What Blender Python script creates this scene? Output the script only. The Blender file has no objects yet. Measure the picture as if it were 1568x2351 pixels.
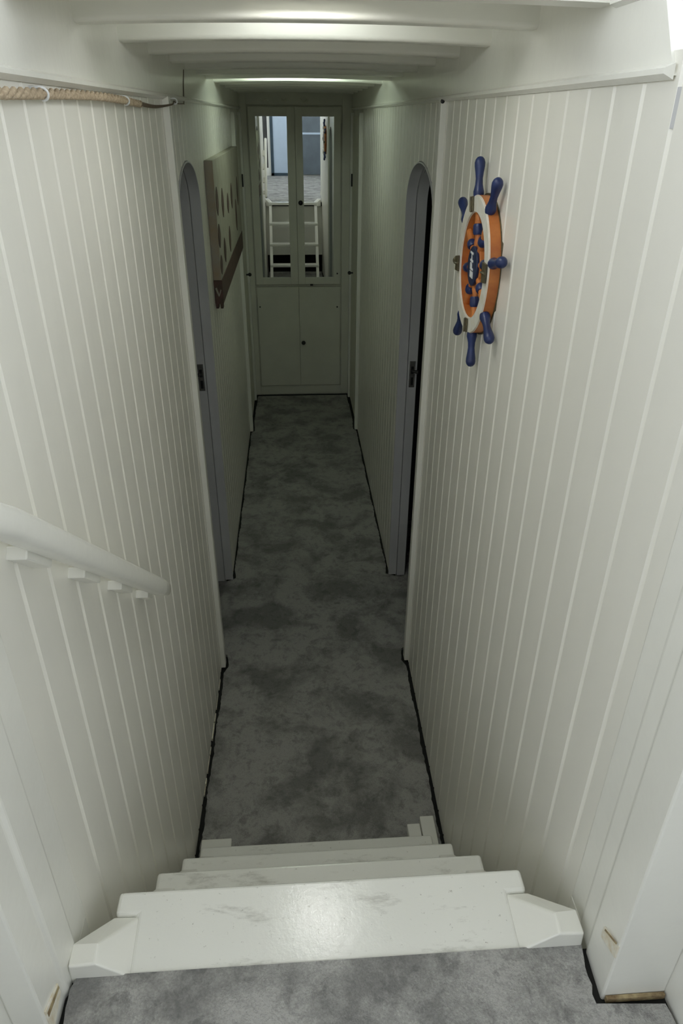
import bpy, bmesh, math, random
from mathutils import Vector, Matrix
random.seed(7)
sc = bpy.context.scene
C = sc.collection
PI = math.pi

# ------------------------------------------------------------ camera
cam = bpy.data.cameras.new('camera'); camo = bpy.data.objects.new('camera', cam); C.objects.link(camo)
R = Matrix(((0.99782017, 0.02740378, -0.06003289), (-0.06572742, 0.49404202, -0.86695005), (0.00590106, 0.86900605, 0.49476627)))
M4 = R.to_4x4(); M4.translation = Vector((0, 0, 2.0)); camo.matrix_world = M4
cam.sensor_fit = 'HORIZONTAL'; cam.sensor_width = 36.0; cam.lens = 1596.0 / 1568.0 * 36.0; cam.clip_start = 0.02
sc.camera = camo
# ------------------------------------------------------------ world, daylight, exposure
SKY = 2.5
LAMP1 = 17.0
LAMP2 = 38.0
EXPOSURE = 0.25
w = bpy.data.worlds.new('sky'); sc.world = w; w.use_nodes = True
nt = w.node_tree; bg = nt.nodes['Background']
tc = nt.nodes.new('ShaderNodeTexCoord'); sx = nt.nodes.new('ShaderNodeSeparateXYZ'); rp = nt.nodes.new('ShaderNodeValToRGB')
nt.links.new(tc.outputs['Generated'], sx.inputs[0]); nt.links.new(sx.outputs['Z'], rp.inputs[0])
rp.color_ramp.elements[0].position = 0.0; rp.color_ramp.elements[0].color = (1.66, 1.74, 1.83, 1)
rp.color_ramp.elements[1].position = 0.7; rp.color_ramp.elements[1].color = (0.62, 0.67, 0.76, 1)
nt.links.new(rp.outputs[0], bg.inputs['Color']); bg.inputs['Strength'].default_value = SKY
sc.view_settings.view_transform = 'Standard'; sc.view_settings.look = 'None'
sc.view_settings.exposure = EXPOSURE; sc.view_settings.gamma = 1.0; sc.view_settings.use_curve_mapping = False
sc.cycles.max_bounces = 14; sc.cycles.diffuse_bounces = 9; sc.cycles.glossy_bounces = 5
sc.cycles.use_denoising = True
sc.cycles.sample_clamp_indirect = 6.0
def portal(loc, rot, sx_, sy_):
    l = bpy.data.lights.new('window_portal', 'AREA'); l.shape = 'RECTANGLE'; l.size = sx_; l.size_y = sy_
    l.cycles.is_portal = True
    o = bpy.data.objects.new('window_portal', l); C.objects.link(o); o.location = loc; o.rotation_euler = rot
# deckhouse windows (see DECKHOUSE below); a lamp looks along its local -Z
portal((-1.40, -0.80, 2.25), (0, -PI/2, 0), 1.20, 3.20)
portal((1.40, -0.80, 2.25), (0, PI/2, 0), 1.20, 3.20)
portal((-0.88, -3.42, 1.90), (PI/2, 0, 0), 0.96, 1.70)
portal((1.01, -3.42, 1.90), (PI/2, 0, 0), 0.70, 1.70)
portal((0.0, 1.10, 2.70), (-PI/2, 0, 0), 2.40, 0.36)
portal((0.93, 1.10, 2.31), (-PI/2, 0, 0), 0.86, 0.40)
portal((-0.93, 1.10, 2.31), (-PI/2, 0, 0), 0.86, 0.40)

# ------------------------------------------------------------ materials
def mat(name, col, rough=0.5, metal=0.0, var=0.0, vscale=6.0, bump=0.0, bscale=60.0, spec=0.5, coat=0.0, col2=None, lo=0.35, hi=0.7, stretch=(1,1,1)):
    m = bpy.data.materials.new(name); m.use_nodes = True; t = m.node_tree; b = t.nodes['Principled BSDF']
    b.inputs['Base Color'].default_value = (*col, 1); b.inputs['Roughness'].default_value = rough
    b.inputs['Metallic'].default_value = metal; b.inputs['Specular IOR Level'].default_value = spec
    b.inputs['Coat Weight'].default_value = coat; b.inputs['Coat Roughness'].default_value = 0.12
    g = t.nodes.new('ShaderNodeTexCoord'); mp = t.nodes.new('ShaderNodeMapping'); mp.inputs['Scale'].default_value = stretch
    t.links.new(g.outputs['Object'], mp.inputs[0])
    if var or col2:
        n = t.nodes.new('ShaderNodeTexNoise'); n.inputs['Scale'].default_value = vscale; n.inputs['Detail'].default_value = 6; n.inputs['Roughness'].default_value = 0.6
        r = t.nodes.new('ShaderNodeValToRGB'); r.color_ramp.elements[0].position = lo; r.color_ramp.elements[1].position = hi
        c2 = col2 if col2 else tuple(c * (1 - var) for c in col)
        r.color_ramp.elements[0].color = (*c2, 1); r.color_ramp.elements[1].color = (*col, 1)
        t.links.new(mp.outputs[0], n.inputs['Vector']); t.links.new(n.outputs['Fac'], r.inputs[0]); t.links.new(r.outputs[0], b.inputs['Base Color'])
    if bump:
        n2 = t.nodes.new('ShaderNodeTexNoise'); n2.inputs['Scale'].default_value = bscale; n2.inputs['Detail'].default_value = 3
        bp = t.nodes.new('ShaderNodeBump'); bp.inputs['Strength'].default_value = bump; bp.inputs['Distance'].default_value = 0.002
        t.links.new(mp.outputs[0], n2.inputs['Vector']); t.links.new(n2.outputs['Fac'], bp.inputs['Height']); t.links.new(bp.outputs[0], b.inputs['Normal'])
    return m
PAINT = mat('white_gloss_paint', (0.86, 0.845, 0.78), 0.30, var=0.05, vscale=2.5, bump=0.35, bscale=35, stretch=(1, 1, 0.25))
PAINTP = mat('plain_white_gloss_paint', (0.86, 0.855, 0.80), 0.27, var=0.04, vscale=3, bump=0.3, bscale=30)
BEAMP = mat('beam_white_paint', (0.87, 0.865, 0.80), 0.32, var=0.04, vscale=5, bump=0.25, bscale=40, stretch=(0.3, 1, 1))
GREYP = mat('grey_primer_paint', (0.58, 0.585, 0.60), 0.45, var=0.06, vscale=5, bump=0.2, bscale=40)
ENDP = mat('cupboard_paint', (0.80, 0.795, 0.70), 0.45, var=0.08, vscale=4, bump=0.2, bscale=30)
NOOK = mat('painted_shade_lining', (0.10, 0.10, 0.10), 0.8, var=0.2)  # dark base colour stands in for the shade of unlit spaces
BLACK = mat('black_metal', (0.012, 0.012, 0.012), 0.4, var=0.1)
STEEL = mat('tarnished_steel', (0.35, 0.34, 0.32), 0.35, metal=0.8, var=0.3, vscale=60)
MIRROR = mat('mirror_glass', (0.86, 0.90, 0.88), 0.0, metal=1.0)
RAW = mat('bare_wood_and_filler', (0.68, 0.60, 0.44), 0.7, col2=(0.80, 0.78, 0.70), vscale=90)
RUST = mat('rusty_brown_wood', (0.16, 0.10, 0.05), 0.8, col2=(0.45, 0.36, 0.2), vscale=70)
GAP = mat('dark_bilge_gap', (0.018, 0.018, 0.016), 0.9, var=0.3, vscale=40)
ROPEM = mat('hemp_rope', (0.56, 0.46, 0.33), 0.85, col2=(0.36, 0.28, 0.19), vscale=160, bump=0.8, bscale=500)
CORDM = mat('dark_cord', (0.16, 0.12, 0.08), 0.85, var=0.4, vscale=200)
ORANGE = mat('varnished_orange_wood', (0.60, 0.22, 0.055), 0.42, col2=(0.36, 0.095, 0.025), vscale=9, lo=0.3, hi=0.65, stretch=(1, 1, 2))
CREAM = mat('cream_rim_paint', (0.80, 0.80, 0.76), 0.5, col2=(0.70, 0.66, 0.55), vscale=40)
BLUE = mat('navy_blue_paint', (0.016, 0.034, 0.14), 0.38, col2=(0.012, 0.022, 0.085), vscale=25)
NAVY = mat('dark_navy_plaque', (0.012, 0.022, 0.075), 0.35, var=0.3)
WHITE = mat('white_lettering', (0.85, 0.87, 0.88), 0.5, var=0.1, vscale=200)
BRONZE = mat('dark_bronze', (0.045, 0.036, 0.022), 0.5, col2=(0.12, 0.10, 0.05), vscale=120)
CANVAS = mat('whitewashed_canvas', (0.42, 0.41, 0.35), 0.8, col2=(0.30, 0.28, 0.22), vscale=14, stretch=(1, 4, 1))
CANVSIDE = mat('greyish_canvas_edge', (0.34, 0.32, 0.28), 0.85, col2=(0.36, 0.28, 0.19), vscale=10)
DARKWOOD = mat('dark_brown_wood', (0.050, 0.036, 0.024), 0.7, col2=(0.10, 0.05, 0.04), vscale=30)
BLUEDOOR = mat('pale_blue_door_paint', (0.50, 0.60, 0.74), 0.5, var=0.06)
TEAL = mat('dark_teal_frame_paint', (0.03, 0.06, 0.085), 0.5, var=0.2)
SLATE = mat('slate_grey_door_paint', (0.13, 0.16, 0.19), 0.5, var=0.2)
SMALLBLUE = mat('mid_blue_fabric', (0.10, 0.19, 0.30), 0.8, var=0.2)

def carpet_mat(name, base, dark, seed, s1=5.0, amt=0.75):
    m = bpy.data.materials.new(name); m.use_nodes = True; t = m.node_tree; b = t.nodes['Principled BSDF']
    b.inputs['Roughness'].default_value = 0.95; b.inputs['Specular IOR Level'].default_value = 0.1
    b.inputs['Sheen Weight'].default_value = 0.15
    g = t.nodes.new('ShaderNodeTexCoord')
    mp = t.nodes.new('ShaderNodeMapping'); mp.inputs['Location'].default_value = (seed, seed * 0.7, 0)
    t.links.new(g.outputs['Object'], mp.inputs[0])
    def noise(sc_, det, rough=0.6, dist=0.0):
        n = t.nodes.new('ShaderNodeTexNoise'); n.inputs['Scale'].default_value = sc_; n.inputs['Detail'].default_value = det
        n.inputs['Roughness'].default_value = rough; n.inputs['Distortion'].default_value = dist
        t.links.new(mp.outputs[0], n.inputs['Vector']); return n
    def ramp(n, a, b_, ca=0.0, cb=1.0):
        r = t.nodes.new('ShaderNodeValToRGB'); r.color_ramp.elements[0].position = a; r.color_ramp.elements[1].position = b_
        r.color_ramp.elements[0].color = (ca, ca, ca, 1); r.color_ramp.elements[1].color = (cb, cb, cb, 1)
        t.links.new(n.outputs['Fac'], r.inputs[0]); return r
    def mul(a, b_):
        x = t.nodes.new('ShaderNodeMath'); x.operation = 'MULTIPLY'; t.links.new(a.outputs[0], x.inputs[0]); t.links.new(b_.outputs[0], x.inputs[1]); return x
    big = ramp(noise(s1, 5, 0.62, 0.3), 0.40, 0.56, 0.42, 1.0)       # trodden stains with a shape of their own
    mid = ramp(noise(s1 * 4.6, 7, 0.70, 0.4), 0.36, 0.50, 0.55, 1.0)
    fin = ramp(noise(260, 3, 0.7), 0.3, 0.7, 0.72, 1.25)
    pil = ramp(noise(90, 3, 0.7), 0.35, 0.65, 0.88, 1.1)
    f = mul(mul(big, mid), mul(fin, pil))
    mx = t.nodes.new('ShaderNodeMix'); mx.data_type = 'RGBA'
    t.links.new(f.outputs[0], mx.inputs['Factor']); mx.clamp_factor = True
    mx.inputs['A'].default_value = (*dark, 1); mx.inputs['B'].default_value = (*base, 1)
    t.links.new(mx.outputs['Result'], b.inputs['Base Color'])
    bp = t.nodes.new('ShaderNodeBump'); bp.inputs['Strength'].default_value = 0.7; bp.inputs['Distance'].default_value = 0.004
    t.links.new(noise(320, 2).outputs['Fac'], bp.inputs['Height']); t.links.new(bp.outputs[0], b.inputs['Normal'])
    return m
CARPETLOW = carpet_mat('grey_cut_pile_carpet', (0.39, 0.385, 0.37), (0.075, 0.075, 0.072), 3.1)
CARPETTOP = carpet_mat('landing_grey_carpet', (0.42, 0.415, 0.40), (0.09, 0.09, 0.09), 11.4, 6.5)

def tread_mat():
    m = bpy.data.materials.new('worn_white_step_paint'); m.use_nodes = True; t = m.node_tree; b = t.nodes['Principled BSDF']
    b.inputs['Roughness'].default_value = 0.11
    g = t.nodes.new('ShaderNodeTexCoord')
    def n(sc_, det, a, b_, ca, cb, st=(1, 1, 1)):
        mp = t.nodes.new('ShaderNodeMapping'); mp.inputs['Scale'].default_value = st; t.links.new(g.outputs['Object'], mp.inputs[0])
        x = t.nodes.new('ShaderNodeTexNoise'); x.inputs['Scale'].default_value = sc_; x.inputs['Detail'].default_value = det; x.inputs['Roughness'].default_value = 0.7
        t.links.new(mp.outputs[0], x.inputs['Vector'])
        r = t.nodes.new('ShaderNodeValToRGB'); r.color_ramp.elements[0].position = a; r.color_ramp.elements[1].position = b_
        r.color_ramp.elements[0].color = (*ca, 1); r.color_ramp.elements[1].color = (*cb, 1); t.links.new(x.outputs['Fac'], r.inputs[0]); return r, x
    r1, _ = n(14, 8, 0.22, 0.42, (0.45, 0.44, 0.41), (1, 1, 1), (0.5, 1.6, 1))
    r2, _ = n(120, 3, 0.20, 0.34, (0.35, 0.33, 0.30), (1, 1, 1))
    mx = t.nodes.new('ShaderNodeMix'); mx.data_type = 'RGBA'; mx.blend_type = 'MULTIPLY'; mx.inputs['Factor'].default_value = 1
    t.links.new(r1.outputs[0], mx.inputs['A']); t.links.new(r2.outputs[0], mx.inputs['B'])
    m2 = t.nodes.new('ShaderNodeMix'); m2.data_type = 'RGBA'; m2.blend_type = 'MULTIPLY'; m2.inputs['Factor'].default_value = 1
    m2.inputs['A'].default_value = (0.80, 0.80, 0.755, 1); t.links.new(mx.outputs['Result'], m2.inputs['B'])
    t.links.new(m2.outputs['Result'], b.inputs['Base Color'])
    _, x = n(70, 5, 0, 1, (0, 0, 0), (1, 1, 1), (1.2, 1.0, 1))
    bp = t.nodes.new('ShaderNodeBump'); bp.inputs['Strength'].default_value = 0.22; bp.inputs['Distance'].default_value = 0.0016
    t.links.new(x.outputs['Fac'], bp.inputs['Height']); t.links.new(bp.outputs[0], b.inputs['Normal'])
    return m
TREAD = tread_mat()

def emit(name, col, s):
    m = bpy.data.materials.new(name); m.use_nodes = True; t = m.node_tree; t.nodes.clear()
    e = t.nodes.new('ShaderNodeEmission'); o = t.nodes.new('ShaderNodeOutputMaterial'); e.inputs[0].default_value = (*col, 1); e.inputs[1].default_value = s
    t.links.new(e.outputs[0], o.inputs[0]); return m
TUBE1 = emit('fluorescent_glow_near', (0.95, 1.0, 0.95), LAMP1)
TUBE2 = emit('fluorescent_glow_far', (0.84, 1.0, 0.82), LAMP2)
DOME = emit('dome_lamp_glow', (1.0, 1.0, 0.97), 60.0)

# ------------------------------------------------------------ mesh helpers
def box(bm, x0, x1, y0, y1, z0, z1):
    vs = [bm.verts.new(p) for p in ((x0,y0,z0),(x1,y0,z0),(x1,y1,z0),(x0,y1,z0),(x0,y0,z1),(x1,y0,z1),(x1,y1,z1),(x0,y1,z1))]
    for f in ((0,3,2,1),(4,5,6,7),(0,1,5,4),(1,2,6,5),(2,3,7,6),(3,0,4,7)): bm.faces.new([vs[i] for i in f])
    return vs
def prism(bm, pts, d):
    """closed polygon pts (3D) extruded by vector d"""
    a = [bm.verts.new(p) for p in pts]; d = Vector(d); b = [bm.verts.new(Vector(p) + d) for p in pts]; n = len(a)
    bm.faces.new(a[::-1]); bm.faces.new(b)
    for i in range(n): bm.faces.new([a[i], a[(i+1) % n], b[(i+1) % n], b[i]])
def tube(bm, pts, rad, seg=12, cap=True):
    pts = [Vector(p) for p in pts]; n = len(pts); rings = []
    rad = rad if isinstance(rad, (list, tuple)) else [rad] * n
    up = Vector((0, 0, 1)); t0 = (pts[1] - pts[0]).normalized()
    if abs(t0.dot(up)) > 0.95: up = Vector((1, 0, 0))
    for i, p in enumerate(pts):
        t = (pts[min(i+1, n-1)] - pts[max(i-1, 0)]).normalized()
        s = t.cross(up).normalized(); u = s.cross(t).normalized(); up = u
        rings.append([bm.verts.new(p + (s * math.cos(2*PI*k/seg) + u * math.sin(2*PI*k/seg)) * rad[i]) for k in range(seg)])
    for i in range(n-1):
        for k in range(seg): bm.faces.new([rings[i][k], rings[i][(k+1) % seg], rings[i+1][(k+1) % seg], rings[i+1][k]])
    if cap: bm.faces.new(rings[0][::-1]); bm.faces.new(rings[-1])
def ring_section(bm, c, sec, seg=64):
    """revolve section [(r, x)] about the x axis through c"""
    rs = []
    for k in range(seg):
        a = 2*PI*k/seg
        rs.append([bm.verts.new((c[0] + x, c[1] + r*math.sin(a), c[2] + r*math.cos(a))) for r, x in sec])
    m = len(sec)
    for k in range(seg):
        for j in range(m): bm.faces.new([rs[k][j], rs[k][(j+1) % m], rs[(k+1) % seg][(j+1) % m], rs[(k+1) % seg][j]])
def disc_x(bm, c, r, x0, x1, seg=40):
    a = [bm.verts.new((x0, c[0] + r*math.sin(2*PI*k/seg), c[1] + r*math.cos(2*PI*k/seg))) for k in range(seg)]
    b = [bm.verts.new((x1, v.co.y, v.co.z)) for v in a]
    bm.faces.new(a); bm.faces.new(b[::-1])
    for k in range(seg): bm.faces.new([a[k], b[k], b[(k+1) % seg], a[(k+1) % seg]])
def sphere(bm, c, r, sc_=(1,1,1), u=20, v=12):
    g = bmesh.ops.create_uvsphere(bm, u_segments=u, v_segments=v, radius=r)
    for x in g['verts']: x.co = Vector((x.co.x*sc_[0], x.co.y*sc_[1], x.co.z*sc_[2])) + Vector(c)
def obj(name, bm, m, parent=None, bevel=0.0, smooth=None, seg=2, origin=None):
    bmesh.ops.recalc_face_normals(bm, faces=bm.faces[:])
    if origin is not None:
        for v in bm.verts: v.co -= Vector(origin)
    me = bpy.data.meshes.new(name); bm.to_mesh(me); bm.free(); me.materials.append(m)
    o = bpy.data.objects.new(name, me); C.objects.link(o)
    if origin is not None: o.location = origin
    if parent: 
        o.parent = parent; o.matrix_parent_inverse = Matrix.Translation(-world_loc(parent))
    if smooth is not None:
        for p in me.polygons: p.use_smooth = True
        if smooth: 
            bm2 = bmesh.new(); bm2.from_mesh(me)
            for e in bm2.edges:
                if len(e.link_faces) == 2 and e.calc_face_angle(0) > math.radians(smooth): e.smooth = False
            bm2.to_mesh(me); bm2.free()
    if bevel:
        b = o.modifiers.new('bevel', 'BEVEL'); b.width = bevel; b.segments = seg; b.limit_method = 'ANGLE'; b.angle_limit = math.radians(35)
        b.harden_normals = False
        for p in me.polygons: p.use_smooth = False
    return o
def world_loc(o):
    l = Vector(o.location)
    while o.parent: o = o.parent; l += Vector(o.location) if False else Vector((0,0,0)); 
    return l
def tag(o, label, cat, group=None, kind=None):
    o['label'] = label; o['category'] = cat
    if group: o['group'] = group
    if kind: o['kind'] = kind
    return o
def struct(o, label=None):
    o['kind'] = 'structure'
    if label: o['label'] = label
    return o
def empty(name, label, cat, loc=(0,0,0), group=None):
    o = bpy.data.objects.new(name, None); C.objects.link(o); o.location = loc; o.empty_display_size = 0.05
    return tag(o, label, cat, group)
def bx(*a):
    bm = bmesh.new(); box(bm, *a); return bm

# ------------------------------------------------------------ wall lines (the corridor narrows a little)
def lerp(pts, y):
    if y <= pts[0][0]: return pts[0][1]
    for (a, va), (b, vb) in zip(pts, pts[1:]):
        if y <= b: return va + (vb - va) * (y - a) / (b - a)
    return pts[-1][1]
def XL(y): return lerp([(0.55, -0.352), (1.4, -0.352), (2.25, -0.342), (5.5, -0.342)], y)
def XR(y): return lerp([(0.55, 0.418), (0.8, 0.424), (1.4, 0.430), (2.25, 0.441), (3.9, 0.439), (5.5, 0.441)], y)
EY = 5.49            # end of the corridor
LZ = 0.92            # landing height
RAILZ = 2.045
GW, GD = 0.0055, 0.0060
D0, D1 = 2.305, 2.865      # arched openings
def arch(y):
    c = (D0 + D1) / 2; h = (D1 - D0) / 2; t = max(0.0, 1 - ((y - c) / h) ** 2)
    return 1.715 + 0.155 * math.sqrt(t)
def grooved(name, side, y0, y1, first, step, z0, z1, door=False, zfun=None):
    XF = XL if side < 0 else XR
    prof = [(y0, 0.0)]; g = first
    while g - GW < y0: g += step
    while g + GW < y1:
        prof += [(g - GW, 0), (g, GD), (g + GW, 0)]; g += step
    prof.append((y1, 0))
    if door:
        ys = [D0 + (D1 - D0) * (0.5 - 0.5 * math.cos(PI * k / 22)) for k in range(23)]
        def dep(y):
            for (a, da), (b, db) in zip(prof, prof[1:]):
                if a <= y <= b: return da + (db - da) * (y - a) / max(1e-9, b - a)
            return 0
        prof = sorted(set(prof + [(y, dep(y)) for y in ys]))
    bm = bmesh.new(); T = 0.03
    def X(y, d): return XF(y) + side * d
    for (a, da), (b, db) in zip(prof, prof[1:]):
        if b - a < 1e-6: continue
        za = zb = z0
        if door and a >= D0 - 1e-6 and b <= D1 + 1e-6: za, zb = arch(a), arch(b)
        if zfun: za, zb = zfun(a), zfun(b)
        p = [(X(a, da), a, za), (X(b, db), b, zb), (X(b, db), b, z1), (X(a, da), a, z1)]
        q = [(XF(a) + side*T, a, za), (XF(b) + side*T, b, zb), (XF(b) + side*T, b, z1), (XF(a) + side*T, a, z1)]
        v = [bm.verts.new(k) for k in p + q]
        for f in ((0,1,2,3), (7,6,5,4), (0,4,5,1), (3,2,6,7)): bm.faces.new([v[i] for i in f])
    bmesh.ops.remove_doubles(bm, verts=bm.verts[:], dist=1e-5)
    return struct(obj(name, bm, PAINT))

# ============================================================ STRUCTURE
struct(obj('floor', bx(-0.44, 0.52, 0.05, EY + 0.05, -0.06, -0.012), GAP), 'dark subfloor under the corridor carpet')
grooved('wall_left_near', -1, 0.655, 2.262, 0.648, 0.0908, 0.0, RAILZ + 0.02)
grooved('wall_left_far', -1, 2.262, EY, 2.29, 0.0908, 0.0, RAILZ + 0.02, door=True)
grooved('wall_right_near', 1, 0.64, 2.262, 0.679, 0.0898, 0.0, RAILZ + 0.02)
grooved('wall_right_far', 1, 2.262, EY, 2.29, 0.0898, 0.0, RAILZ + 0.02, door=True)
# plain upper bands above the rail
def band(name, side, y0, y1, ztop, rake=None):
    XF = XL if side < 0 else XR; bm = bmesh.new(); n = 8
    off = 0.004
    ys = [y0 + (y1 - y0) * k / n for k in range(n + 1)]
    for a, b in zip(ys, ys[1:]):
        xa, xb = XF(a) - side*off, XF(b) - side*off
        za = zb = RAILZ - 0.004
        if rake:
            za = max(za, min(ztop - 0.001, za)); 
        v = [bm.verts.new(k) for k in [(xa, a, za), (xb, b, zb), (xb, b, ztop), (xa, a, ztop), (xa + side*0.04, a, za), (xb + side*0.04, b, zb), (xb + side*0.04, b, ztop), (xa + side*0.04, a, ztop)]]
        for f in ((0,1,2,3), (7,6,5,4), (0,4,5,1), (3,2,6,7)): bm.faces.new([v[i] for i in f])
        if a == ys[0]: bm.faces.new([v[0], v[3], v[7], v[4]])
    bmesh.ops.remove_doubles(bm, verts=bm.verts[:], dist=1e-5)
    return struct(obj(name, bm, PAINTP))
band('wall_left_upper', -1, 0.50, EY, 2.20)
# right band has a raked near end
b = band('wall_right_upper', 1, 0.93, EY, 2.20)
bm = bmesh.new(); x = XR(0.9) - 0.004
prism(bm, [(x, 0.872, RAILZ - 0.004), (x, 0.931, RAILZ - 0.004), (x, 0.931, 2.124)], (0.04, 0, 0)); struct(obj('wall_right_rake', bm, PAINTP))
# rail mouldings
def rail(name, side, y0, y1, z, h=0.016, d=0.012):
    XF = XL if side < 0 else XR; bm = bmesh.new(); n = 10; prev = None
    for k in range(n + 1):
        y = y0 + (y1 - y0) * k / n; x0 = XF(y) - side*0.003; xs = x0 - side*d
        r = [bm.verts.new(p) for p in ((x0, y, z - h*0.5), (xs, y, z - h*0.15), (xs, y, z + h*0.2), (x0, y, z + h*0.5))]
        if prev:
            for i in range(4): bm.faces.new([prev[i], prev[(i+1) % 4], r[(i+1) % 4], r[i]])
        else: bm.faces.new(r)
        prev = r
    bm.faces.new(prev[::-1])
    return struct(obj(name, bm, PAINTP))
rail('trim_1', -1, 0.50, EY, RAILZ)
rail('trim_2', 1, 0.872, EY, RAILZ)
rail('trim_3', 1, 0.93, 1.07, 2.128, 0.012, 0.010)
# vertical battens
def batten(name, side, y0, y1, d, z1=2.03, z0=0.0):
    XF = XL if side < 0 else XR
    x = XF((y0 + y1)/2)
    return struct(obj(name, bx(min(x - side*d, x + side*0.02), max(x - side*d, x + side*0.02), y0, y1, z0, z1), PAINTP, bevel=0.003))
batten('trim_4', -1, 2.222, 2.258, 0.017, 2.045)
batten('trim_5', 1, 2.222, 2.258, 0.017, 2.045)
tb = obj('nail_hole', (lambda bm: (sphere(bm, (0.428, 2.222, 2.038), 0.006, (1, 0.4, 1)), bm)[1])(bmesh.new()), BLACK)
tag(tb, 'small black hole at the top of the right corner batten, under the upper band', 'hole')
for i, (s, y) in enumerate(((-1, 4.72), (1, 4.72), (-1, 5.36), (1, 5.40))):
    batten('trim_%d' % (6 + i), s, y, y + 0.035, 0.022, 2.02)
# ceiling, beams
struct(obj('ceiling', bx(-0.40, 0.50, 1.07, EY + 0.05, 2.195, 2.22), BEAMP))
for k in range(13):
    y = 1.406 + 0.334 * k
    if y > EY - 0.05: break
    bm = bmesh.new(); n = 14; xa, xb = XL(y), XR(y); T = 0.046
    rows = []
    for i in range(n + 1):
        t = i / n; x = xa + (xb - xa) * t; cam_ = 0.007 * (1 - (2*t - 1)**2)
        zb = 2.131 + cam_
        q = 0.009; arc = [(x, y + q - q*math.cos(PI/2*j/5), zb + q - q*math.sin(PI/2*j/5)) for j in range(6)]
        rows.append([bm.verts.new(p) for p in arc + [(x, y + T - 0.003, zb), (x, y + T, zb + 0.003), (x, y + T, 2.20), (x, y, 2.20)]])
    for a, b_ in zip(rows, rows[1:]):
        for i in range(10): bm.faces.new([a[i], a[(i+1) % 10], b_[(i+1) % 10], b_[i]])
    bm.faces.new(rows[0]); bm.faces.new(rows[-1][::-1])
    o = obj('deck_beam', bm, BEAMP, smooth=30)
    ordn = ['nearest', 'second', 'third', 'fourth', 'fifth', 'sixth', 'seventh', 'eighth', 'ninth', 'tenth', 'eleventh', 'twelfth', 'thirteenth'][k]
    lb = {0: 'nearest white ceiling beam, just past the bright hatch header', 1: 'second white ceiling beam, its middle brightly lit by the near lamp',
          6: 'seventh white ceiling beam, just in front of the greenish far lamp', 7: 'eighth white ceiling beam, its middle glowing as a pale green line'}.get(k, '%s white ceiling beam counted from the hatch, unlit' % ordn)
    tag(o, lb, 'beam', 'white beams across the corridor ceiling')
# header at the near end of the deck
bm = bmesh.new(); n = 14; rows = []
for i in range(n + 1):
    t = i / n; x = -0.36 + 0.80 * t; zb = 2.128 + 0.006 * (1 - (2*t-1)**2)
    rows.append([bm.verts.new(p) for p in ((x, 1.075, zb), (x, 1.125, zb), (x, 1.125, 2.52), (x, 1.075, 2.52))])
for a, b_ in zip(rows, rows[1:]):
    for i in range(4): bm.faces.new([a[i], a[(i+1) % 4], b_[(i+1) % 4], b_[i]])
bm.faces.new(rows[0]); bm.faces.new(rows[-1][::-1])
struct(obj('trim_12', bm, BEAMP), 'bright white header board across the front of the hatch')
# end wall and its surroundings
struct(obj('wall_end', bx(-0.42, 0.52, EY + 0.03, EY + 0.06, -0.05, 2.2), ENDP))

# ---- arched doorways
def doorway(name, side):
    XF = XL if side < 0 else XR
    root = bpy.data.objects.new(name, None); C.objects.link(root); root.location = (XF(2.6), 2.585, 0); struct(root, 'arched grey door frame in the %s wall' % ('left' if side < 0 else 'right'))
    c = (D0 + D1) / 2
    def lining(x0, x1, inset, th, nm, m):
        bm = bmesh.new(); pts = []
        hh = (D1 - D0)/2 - inset
        path = [(c + hh, 0.0), (c + hh, 0.6), (c + hh, 1.2), (c + hh, 1.715)]
        for k in range(1, 24):
            a = PI * k / 24; path.append((c + hh * math.cos(a), 1.715 + (0.155 - inset) * math.sin(a)))
        path += [(c - hh, 1.715), (c - hh, 1.2), (c - hh, 0.6), (c - hh, 0.0)]
        out = [(c + (y - c) * (hh + th) / hh, z if z <= 1.715 else 1.715 + (z - 1.715) * (0.155 - inset + th) / (0.155 - inset)) for y, z in path]
        rows = [[bm.verts.new(p) for p in ((x0, a[0], a[1]), (x1, a[0], a[1]), (x1, b[0], b[1]), (x0, b[0], b[1]))] for a, b in zip(path, out)]
        for a, b in zip(rows, rows[1:]):
            for i in range(4): bm.faces.new([a[i], b[i], b[(i+1) % 4], a[(i+1) % 4]])
        bm.faces.new(rows[0]); bm.faces.new(rows[-1][::-1])
        return obj(nm, bm, m, root, smooth=30)
    xw = XF(2.6)
    lining(xw - side*0.004, xw + side*0.034, 0.006, 0.004, 'door_casing', GREYP)
    lining(xw + side*0.036, xw + side*0.075, 0.016, 0.03, 'door_stop', GREYP)
    # strike plate with its latch on the far jamb
    yj = D1 - 0.016; xs = xw + side*0.055
    bm = bmesh.new(); box(bm, xs - 0.012, xs + 0.012, yj - 0.003, yj + 0.004, 0.985, 1.10)
    sp = obj('strike_plate', bm, STEEL, root, bevel=0.001)
    sp['label'] = 'tarnished metal strike plate'
    bm = bmesh.new(); box(bm, xs - 0.005, xs + 0.006, yj - 0.0045, yj - 0.002, 0.995, 1.03); obj('bolt_slot', bm, BLACK, sp)
    bm = bmesh.new(); tube(bm, [(xs, yj - 0.003, 1.062), (xs + side*0.002, yj - 0.022, 1.062), (xs + side*0.022, yj - 0.028, 1.06)], [0.006, 0.005, 0.009], 10)
    box(bm, xs - 0.006, xs + 0.006, yj - 0.0045, yj - 0.002, 1.045, 1.078); obj('latch', bm, BLACK, sp)
doorway('door_1', -1); doorway('door_2', 1)
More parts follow.
